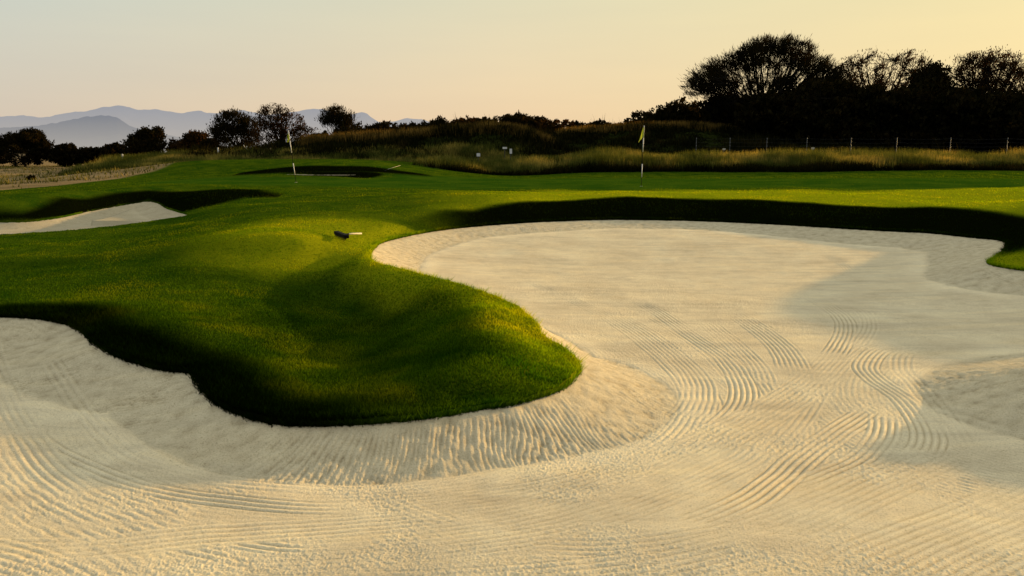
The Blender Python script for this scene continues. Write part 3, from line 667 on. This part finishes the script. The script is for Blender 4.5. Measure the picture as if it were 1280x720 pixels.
# middle
std_tree('dense_tree', 832, 100, [(845,142,28,17,2),(815,150,26,12,1),(800,157,22,9,1),(868,148,24,14,1.2),(885,143,10,10,.5),(835,158,55,12,2)], 'dense dark low tree with a domed top just left of the acacia', m_leaf, 22000, .34, .10, 24, 240, seed=40, shell=.8, stems=3, spread=.8)
mids = [(480,84,[(480,162,16,7,1),(470,166,20,7,1)],'low dark bush just right of the wind-shaped tree'),
 (510,86,[(510,162,14,7,1),(502,166,18,8,1)],'small bush, second right of the wind-shaped tree'),
 (548,88,[(548,157,11,8,1),(548,163,18,9,1)],'spiky topped small bush over the middle of the left mound'),
 (580,88,[(580,155,18,7,1),(580,162,24,9,1)],'wide flat topped bush left of the mound peak'),
 (640,88,[(640,150,16,8,1),(652,152,16,8,1),(640,160,30,10,1.5)],'twin topped dark bush rising behind the mound peak'),
 (688,88,[(690,158,24,8,1),(690,165,30,10,1)],'long low brown bush right of the mound peak'),
 (722,90,[(720,158,9,6,1),(724,165,18,8,1)],'small knobbly bush in the dip between the two mounds'),
 (745,92,[(745,158,12,6,1),(750,163,22,7,1)],'tiny dark bush just left of the tall right flag'),
 (615,92,[(612,157,18,6,1),(612,164,26,8,1)],'faint low bush behind the top of the left mound'),
 (445,88,[(445,166,20,8,1),(450,172,26,8,1)],'low bush at the foot of the wind-shaped tree')]
mids += [(525,87,[(525,161,14,7,1),(528,167,20,8,1)],'rough edged bush between the small second bush and the spiky one'),
 (600,90,[(602,154,12,6,1),(600,161,22,8,1)],'ragged little bush just left of the mound peak'),
 (665,90,[(665,154,14,8,1),(665,162,22,8,1)],'dark bush joining the twin topped bush to the long brown one'),
 (765,92,[(768,160,14,6,1),(765,166,20,7,1)],'low dark bush between the lime flag and the domed tree')]
for i, (px, Y, shp, lb) in enumerate(mids):
    shp = [(a, b_+1, c_*1.25, d__*1.25, e) for a, b_, c_, d__, e in shp]+[(px, 178, 20, 14, 1.2)]
    std_tree('scrub_bush', px, Y, shp, lb, m_leafb if i in (5, 3) else m_leaf, 9000, .26, .08, 14, 90, seed=50+i, group='low scrub bushes along the skyline behind the mounds', shell=.75, stems=2)
# left trees
std_tree('leaning_tree', 424, 92, [(420,142,14,8,1.4),(412,150,9,7,.7),(430,150,12,9,1.4),(432,162,9,9,1)], 'small wind-shaped tree leaning left with a ragged crown', m_leaf, 5200, .34, .034, 22, 260, seed=70, up=.9, fork=.35, tips=True, spread=1.6, jit=.35)
std_tree('dark_tree', 297, 100, [(292,152,19,13,1.5),(312,158,14,12,1),(280,165,12,12,1),(298,172,28,14,1.5)], 'dark shaggy tree, left of the pair behind the left flag', m_leaf, 11000, .30, .045, 30, 460, seed=71, shell=.75, tips=True, spread=1.4, jit=.4)
std_tree('open_tree', 352, 98, [(345,146,20,14,1.5),(362,155,20,15,1.5),(378,168,16,12,1),(340,168,22,16,1.5)], 'round airy tree with visible branches, right of the pair behind the left flag', m_leafb, 7500, .24, .045, 44, 560, seed=72, up=.9, tips=True)
std_tree('broad_tree', 30, 112, [(38,172,17,10,1.4),(18,178,18,10,1),(50,184,12,10,1),(25,192,36,14,2)], 'broad dark tree at the far left edge', m_leaf, 16000, .36, .075, 24, 420, seed=73, shell=.75, tips=True, spread=1.6, jit=.45)
lows = [(84,112,[(84,188,16,8,1),(84,196,20,10,1)],'low round bush right of the broad left tree'),
 (115,114,[(115,190,18,6,1),(115,197,22,8,1)],'low greenish bush under the distant mountains'),
 (146,114,[(144,186,13,6,1),(146,194,20,9,1)],'pale topped low bush left of the larger scrub pair'),
 (187,108,[(190,168,16,9,1.3),(178,176,20,9,1),(188,186,30,12,1.6)],'larger dark bush with a pointed twiggy top'),
 (240,108,[(244,172,14,7,1),(235,182,24,10,1.5)],'dark bush with brown twigs, left of the shaggy tree'),
 (262,104,[(264,180,10,6,1),(262,188,18,8,1)],'small bush squeezed against the shaggy tree'),
 (405,96,[(402,175,18,8,1),(405,182,22,9,1)],'dark bush filling the gap below the airy tree'),
 (-20,114,[(-20,180,22,12,1),(-20,192,28,12,1)],'dark bush cut by the left edge of the view')]
for i, (px, Y, shp, lb) in enumerate(lows):
    std_tree('field_bush', px, Y, shp, lb, m_leafb if i in (4,) else m_leaf, 11000, .30, .10, 12, 110, seed=80+i, group='bushes along the far side of the dry flat', shell=.8, stems=2)
for px, Y, s, lb in ((113, 56, 5, 'tiny dark shrub on the dry flat near the hill'), (36, 45, 5, 'small ragged shrub at the near edge of the dry flat')):
    p = place(px, Y); k = S(Y); tree('shrub', p, s*k*1.6, [(0, 0, s*k*.6, s*k, s*k, s*k*.7, 1)], lb, 'shrub', None, m_leaf, 1500, .1, .03, 8, 30, seed=px)

# ------------------------------------------------------------------ small built things
def tube(name, P, rad, mt, parent, sides=10):
    V, Q = tube_arrays([(P, rad if hasattr(rad, '__len__') else [rad]*len(P))], sides)
    n = len(V); V = np.vstack([V, V[:sides].mean(0), V[-sides:].mean(0)])
    me = bpy.data.meshes.new(name); f = [tuple(q) for q in Q.tolist()]
    f += [(n, (j+1) % sides, j) for j in range(sides)]+[(n+1, n-sides+j, n-sides+(j+1) % sides) for j in range(sides)]
    me.from_pydata(V.tolist(), [], f)
    for p_ in me.polygons: p_.use_smooth = len(p_.vertices) == 4
    return link(name, me, mt, parent)
def box(name, c, s, mt, parent, rz=0, bev=.1):
    """bevelled box as one mesh"""
    import bmesh
    bm = bmesh.new(); bmesh.ops.create_cube(bm, size=1); bmesh.ops.scale(bm, vec=s, verts=bm.verts)
    bmesh.ops.bevel(bm, geom=bm.edges[:], offset=min(s)*bev, segments=2, affect='EDGES')
    from mathutils import Matrix
    bmesh.ops.rotate(bm, verts=bm.verts, cent=(0, 0, 0), matrix=Matrix.Rotation(rz, 3, 'Z')); bmesh.ops.translate(bm, verts=bm.verts, vec=c)
    me = bpy.data.meshes.new(name); bm.to_mesh(me); bm.free(); return link(name, me, mt, parent)
m_white = simple('white_paint', (.72, .70, .66), .5, .3, .08, 30); m_black = simple('black_paint', (.006, .006, .007), .8, .05, .2, 30)
m_flag = blade_mat('flag_cloth', [(.3, (.36, .44, .05)), (.7, (.46, .52, .08))], .35, (1, 1, .5), 6)
m_grey = simple('grey_alloy', (.17, .17, .16), .5, .3, .1, 20); m_dark = simple('dark_metal', (.03, .03, .03), .6, .3, .3, 20)
m_wood = simple('pale_wood', (.55, .50, .40), .6, .3, .2, 40)
m_stripe, t, b = mat('striped_pole')
tcx = t.nodes.new('ShaderNodeTexCoord'); sxx = t.nodes.new('ShaderNodeSeparateXYZ'); t.links.new(tcx.outputs['Object'], sxx.inputs[0])
t.links.new(ramp(sxx.outputs[2], [(0, (.012,)*3), (.29*1, (.7, .68, .64)), (.62, (.7, .68, .64)), (.63, (.012,)*3), (.64, (.012,)*3), (1, (.012,)*3)], t), b.inputs[0])
def flagstick(px, py, topy, Y, label, lean, furl, fs=1.):
    p = at_y(px, py, Y); g = gz(p[0], Y); H = top_z(topy, Y)-g
    root = empty('flagstick', (p[0], Y, g), label, 'golf flag', 'flagsticks on the greens')
    n = 9; zs = [0, .26, .26, .53, .53, .82, .82, 1.0]
    names = ['pole_band']
    lx = lean
    def at(q): return (lx*q, 0, q*H)
    for a, b_, mt in ((-.04, .26, m_black), (.262, .51, m_white), (.512, .57, m_black), (.572, .62, m_black), (.622, .82, m_white), (.822, 1., m_black)):
        pass
    for a, b_, mt, w_ in ((-.03, .15, m_black, .010), (.15, .37, m_white, .017), (.37, .57, m_black, .012), (.57, .80, m_white, .017), (.80, 1.0, m_white, .014)):
        tube('pole_section', [at(a), at((a+b_)/2), at(b_)], w_, mt, root, 10)
    # flag: a limp cloth that hangs from the pole in folds
    nu, nv = 10, 14; V = []
    for i in range(nu):
        for j in range(nv):
            u = i/(nu-1); v = j/(nv-1)
            drop = v*.20*H+u*.10*H*(.3+v)
            wx_ = -u*(.045+.155*v*furl)*fs; fold = .035*math.sin(u*9+v*2)*u
            V.append((lx*(1-v*.2)+wx_, fold-.018, H*.985-drop*.8*fs-(1-fs)*.12*H))
    q = [(i*nv+j, i*nv+j+1, (i+1)*nv+j+1, (i+1)*nv+j) for i in range(nu-1) for j in range(nv-1)]
    me = bpy.data.meshes.new('flag'); me.from_pydata(V, [], q); [setattr(pp, 'use_smooth', True) for pp in me.polygons]
    fattr(me, 'rnd', np.full(len(V), .6)); fattr(me, 'tip', np.ones(len(V))); link('flag', me, m_flag, root)
    # cup rim in the turf
    a = np.linspace(0, 2*np.pi, 24, endpoint=False); ring = [(math.cos(t_)*.054, math.sin(t_)*.054, z_) for z_ in (.004, -.1) for t_ in a]
    me = bpy.data.meshes.new('cup'); me.from_pydata(ring, [], [(i, (i+1) % 24, 24+(i+1) % 24, 24+i) for i in range(24)]); link('cup', me, m_white, root)
    return root
fl1 = flagstick(801.5, 233, 157, 31.2, 'striped flagstick with lime flag before the tall grass, right of the two', .05, 1.)
fl2 = flagstick(370, 228, 163, 33.8, 'striped flagstick with lime flag before the low hill, left of the two', -.22, .6, .7)

def rake(p, rz, label, hl, tilt, L_=.62, s=1.):
    root = empty('bunker_rake', p, label, 'rake', rz=rz)
    root.rotation_euler = (tilt[0], tilt[1], rz)
    box('head', (0, 0, .045*s), (L_, .07*s, .05*s), m_black, root)
    V, Fc = [], []
    for i in range(13):
        x0 = -L_/2+.03+i*(L_-.06)/12; o = len(V)
        V += [(x0-.008, -.012, .03), (x0+.008, -.012, .03), (x0+.008, .012, .03), (x0-.008, .012, .03), (x0, -.05*s, -.03)]
        Fc += [(o, o+1, o+4), (o+1, o+2, o+4), (o+2, o+3, o+4), (o+3, o, o+4)]
    me = bpy.data.meshes.new('teeth'); me.from_pydata(V, [], Fc); link('teeth', me, m_black, root)
    tube('socket', [(0.0, .03, .05), (.0, .14, .055)], .014*s, m_black, root)
    tube('handle', [(0.0, .10, .055), (-.16*hl, hl*.5, .05), (-.36*hl, hl, .03)], .0115*s, m_wood, root)
    return root
a = at_z(414, 294, -.3); bq = at_z(435, 303, -.3)
pr = at_z(427, 299, -.3); zr_ = gz(pr[0], pr[1])
rake((pr[0], pr[1], zr_+.05), R(-65), 'black headed bunker rake lying on the grass beside the big bunker', .42, (R(2), R(0), 0), .85, 1.25)
pr = at_y(482, 217, 41.2)
rk = rake((pr[0], 41.2, gz(pr[0], 41.2)+.02), R(-60), 'distant bunker rake lying by the far bunker under the hill', 1.0, (R(14), R(0), 0), .35, .6)

# electric fence in front of the hedge
YF = 59
fp = [(870, 62), (912, 61), (958, 60), (1008, 59), (1063, 58), (1120, 58), (1187, 58), (1258, 58), (1335, 58)]
fence = empty('wire_fence', place(1063, 58), 'dark wire fence with pale insulators on its posts before the black hedge', 'fence')
fl = fence.location
tops = []
for px, Yp in fp:
    x0, y0, g0 = place(px, Yp); zt_ = top_z(172, Yp)
    po = tube('post', [(x0-fl.x, y0-fl.y, g0-.2-fl.z), (x0-fl.x, y0-fl.y, zt_-fl.z)], .03, m_dark, fence, 8)
    for q in range(5):
        zi = zt_-.08-q*.27
        tube('insulator', [(x0-fl.x, y0-fl.y-.03, zi-fl.z-.035), (x0-fl.x, y0-fl.y-.045, zi-fl.z), (x0-fl.x, y0-fl.y-.03, zi-fl.z+.035)], [.014, .025, .014], m_grey, po, 8)
    tops.append((x0, y0, zt_))
for q in range(5):
    P = []
    for (a0, b0) in zip(tops[:-1], tops[1:]):
        for s_ in np.linspace(0, 1, 6)[:-1]:
            P.append((a0[0]+(b0[0]-a0[0])*s_-fl.x, a0[1]+(b0[1]-a0[1])*s_-.045-fl.y, a0[2]+(b0[2]-a0[2])*s_-.08-q*.27-.05*math.sin(math.pi*s_)-fl.z))
    tube('wire', P, .004, m_dark, fence, 4)

def sign(px, py, Y, w_, h_, label, mt=m_white, rz=0):
    p = at_y(px, py, Y); g = gz(p[0], Y); root = empty('small_sign', (p[0], Y, g), label, 'sign')
    top = p[2]-g; tube('post', [(0, .03, -.1), (0, .03, top)], .025, m_dark, root, 8); box('panel', (0, 0, top), (w_, .02, h_), mt, root, rz, .2)
sign(598, 193.5, 55.5, .24, .22, 'small pale sign, left of the three before the left mound')
sign(631, 185, 58.5, .32, .14, 'small wide white sign, middle of the three before the left mound', rz=.15)
sign(638.5, 189, 55.5, .17, .34, 'small upright white sign, right of the three before the left mound')
sign(905, 186.5, 60.5, .22, .13, 'small cream notice by the fence below the acacia', m_wood)
sign(1016, 185.5, 58.5, .24, .15, 'small cream notice on the fence line below the black hedge', m_wood)
for px, y0, y1, Y, lb in ((153, 200, 193, 60, 'short white marker post on the grassy bank, leftmost'), (272.5, 191, 185, 62, 'short white marker post left of the shaggy tree')):
    p = at_y(px, y1, Y); g = gz(p[0], Y); root = empty('marker_post', (p[0], Y, g), lb, 'marker post')
    hh = max(.25, p[2]-g); tube('post', [(0, 0, -.1), (0, 0, hh*.5), (0, 0, hh-.03)], .06, m_white, root, 10)
    tube('cap', [(0, 0, hh-.03), (0, 0, hh), (0, 0, hh+.03)], [.07, .07, .02], m_white, root, 10)
p = at_y(307, 181, 63); g = gz(p[0], 63); root = empty('forked_stump', (p[0], 63, g), 'bare pale forked stump below the trees behind the left flag', 'stump')
hh = max(.4, p[2]-g)
tube('trunk', [(0, 0, -.1), (.03, 0, hh*.3), (0, 0, hh*.55)], [.09, .07, .06], m_wood, root)
tube('branch', [(0, 0, hh*.5), (-.1, 0, hh*.75), (-.16, 0, hh)], [.05, .04, .02], m_wood, root)
tube('branch', [(0, 0, hh*.5), (.08, 0, hh*.7), (.1, 0, hh*.85)], [.05, .04, .02], m_wood, root)

# ------------------------------------------------------------------ mountains
def range_(pts, D, depth, colr, hz, label, seed, fx0, fx1):
    pts = np.array(pts, float); n = 420; m = 46
    px = np.linspace(fx0, fx1, n); py = np.interp(px, pts[:, 0], pts[:, 1])
    kern = np.hanning(9); kern /= kern.sum(); py = np.convolve(np.pad(py, 4, 'edge'), kern, 'valid')
    py += 1.7*fbm(px*.09, px*0+seed, 5, seed)
    X = np.array([at_y(a, b_, D)[0] for a, b_ in zip(px, py)]); Zr = np.array([at_y(a, b_, D)[2] for a, b_ in zip(px, py)])
    v = np.linspace(0, 1, m)[None]
    prof = 1-v**.8; Xg = X[:, None]+0*v; Yg = D-depth*v
    er = np.abs(fbm(Xg/depth*3.5, Yg/depth*2.5, 5, seed+3)); Zg = (Zr[:, None]+60)*np.clip(prof-er*.5*np.sin(np.pi*v)**.6, 0, 1)-60
    Xg = X[:, None]*(Yg/D)
    V = np.c_[Xg.ravel(), (Yg+0*Xg).ravel(), Zg.ravel()]; me = np_mesh('mountains', V, quads(n, m))
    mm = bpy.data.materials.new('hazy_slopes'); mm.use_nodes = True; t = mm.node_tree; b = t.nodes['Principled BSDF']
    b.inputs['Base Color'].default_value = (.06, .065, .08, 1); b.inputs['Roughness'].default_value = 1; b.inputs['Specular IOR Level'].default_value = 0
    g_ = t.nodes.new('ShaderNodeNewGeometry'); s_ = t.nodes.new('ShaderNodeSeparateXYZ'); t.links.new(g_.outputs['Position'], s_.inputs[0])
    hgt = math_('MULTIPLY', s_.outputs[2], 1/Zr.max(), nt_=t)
    em = t.nodes.new('ShaderNodeEmission'); t.links.new(ramp(hgt, [(0, hz), (.95, colr)], t), em.inputs[0])  # distance haze put in as glow, paler towards the foot
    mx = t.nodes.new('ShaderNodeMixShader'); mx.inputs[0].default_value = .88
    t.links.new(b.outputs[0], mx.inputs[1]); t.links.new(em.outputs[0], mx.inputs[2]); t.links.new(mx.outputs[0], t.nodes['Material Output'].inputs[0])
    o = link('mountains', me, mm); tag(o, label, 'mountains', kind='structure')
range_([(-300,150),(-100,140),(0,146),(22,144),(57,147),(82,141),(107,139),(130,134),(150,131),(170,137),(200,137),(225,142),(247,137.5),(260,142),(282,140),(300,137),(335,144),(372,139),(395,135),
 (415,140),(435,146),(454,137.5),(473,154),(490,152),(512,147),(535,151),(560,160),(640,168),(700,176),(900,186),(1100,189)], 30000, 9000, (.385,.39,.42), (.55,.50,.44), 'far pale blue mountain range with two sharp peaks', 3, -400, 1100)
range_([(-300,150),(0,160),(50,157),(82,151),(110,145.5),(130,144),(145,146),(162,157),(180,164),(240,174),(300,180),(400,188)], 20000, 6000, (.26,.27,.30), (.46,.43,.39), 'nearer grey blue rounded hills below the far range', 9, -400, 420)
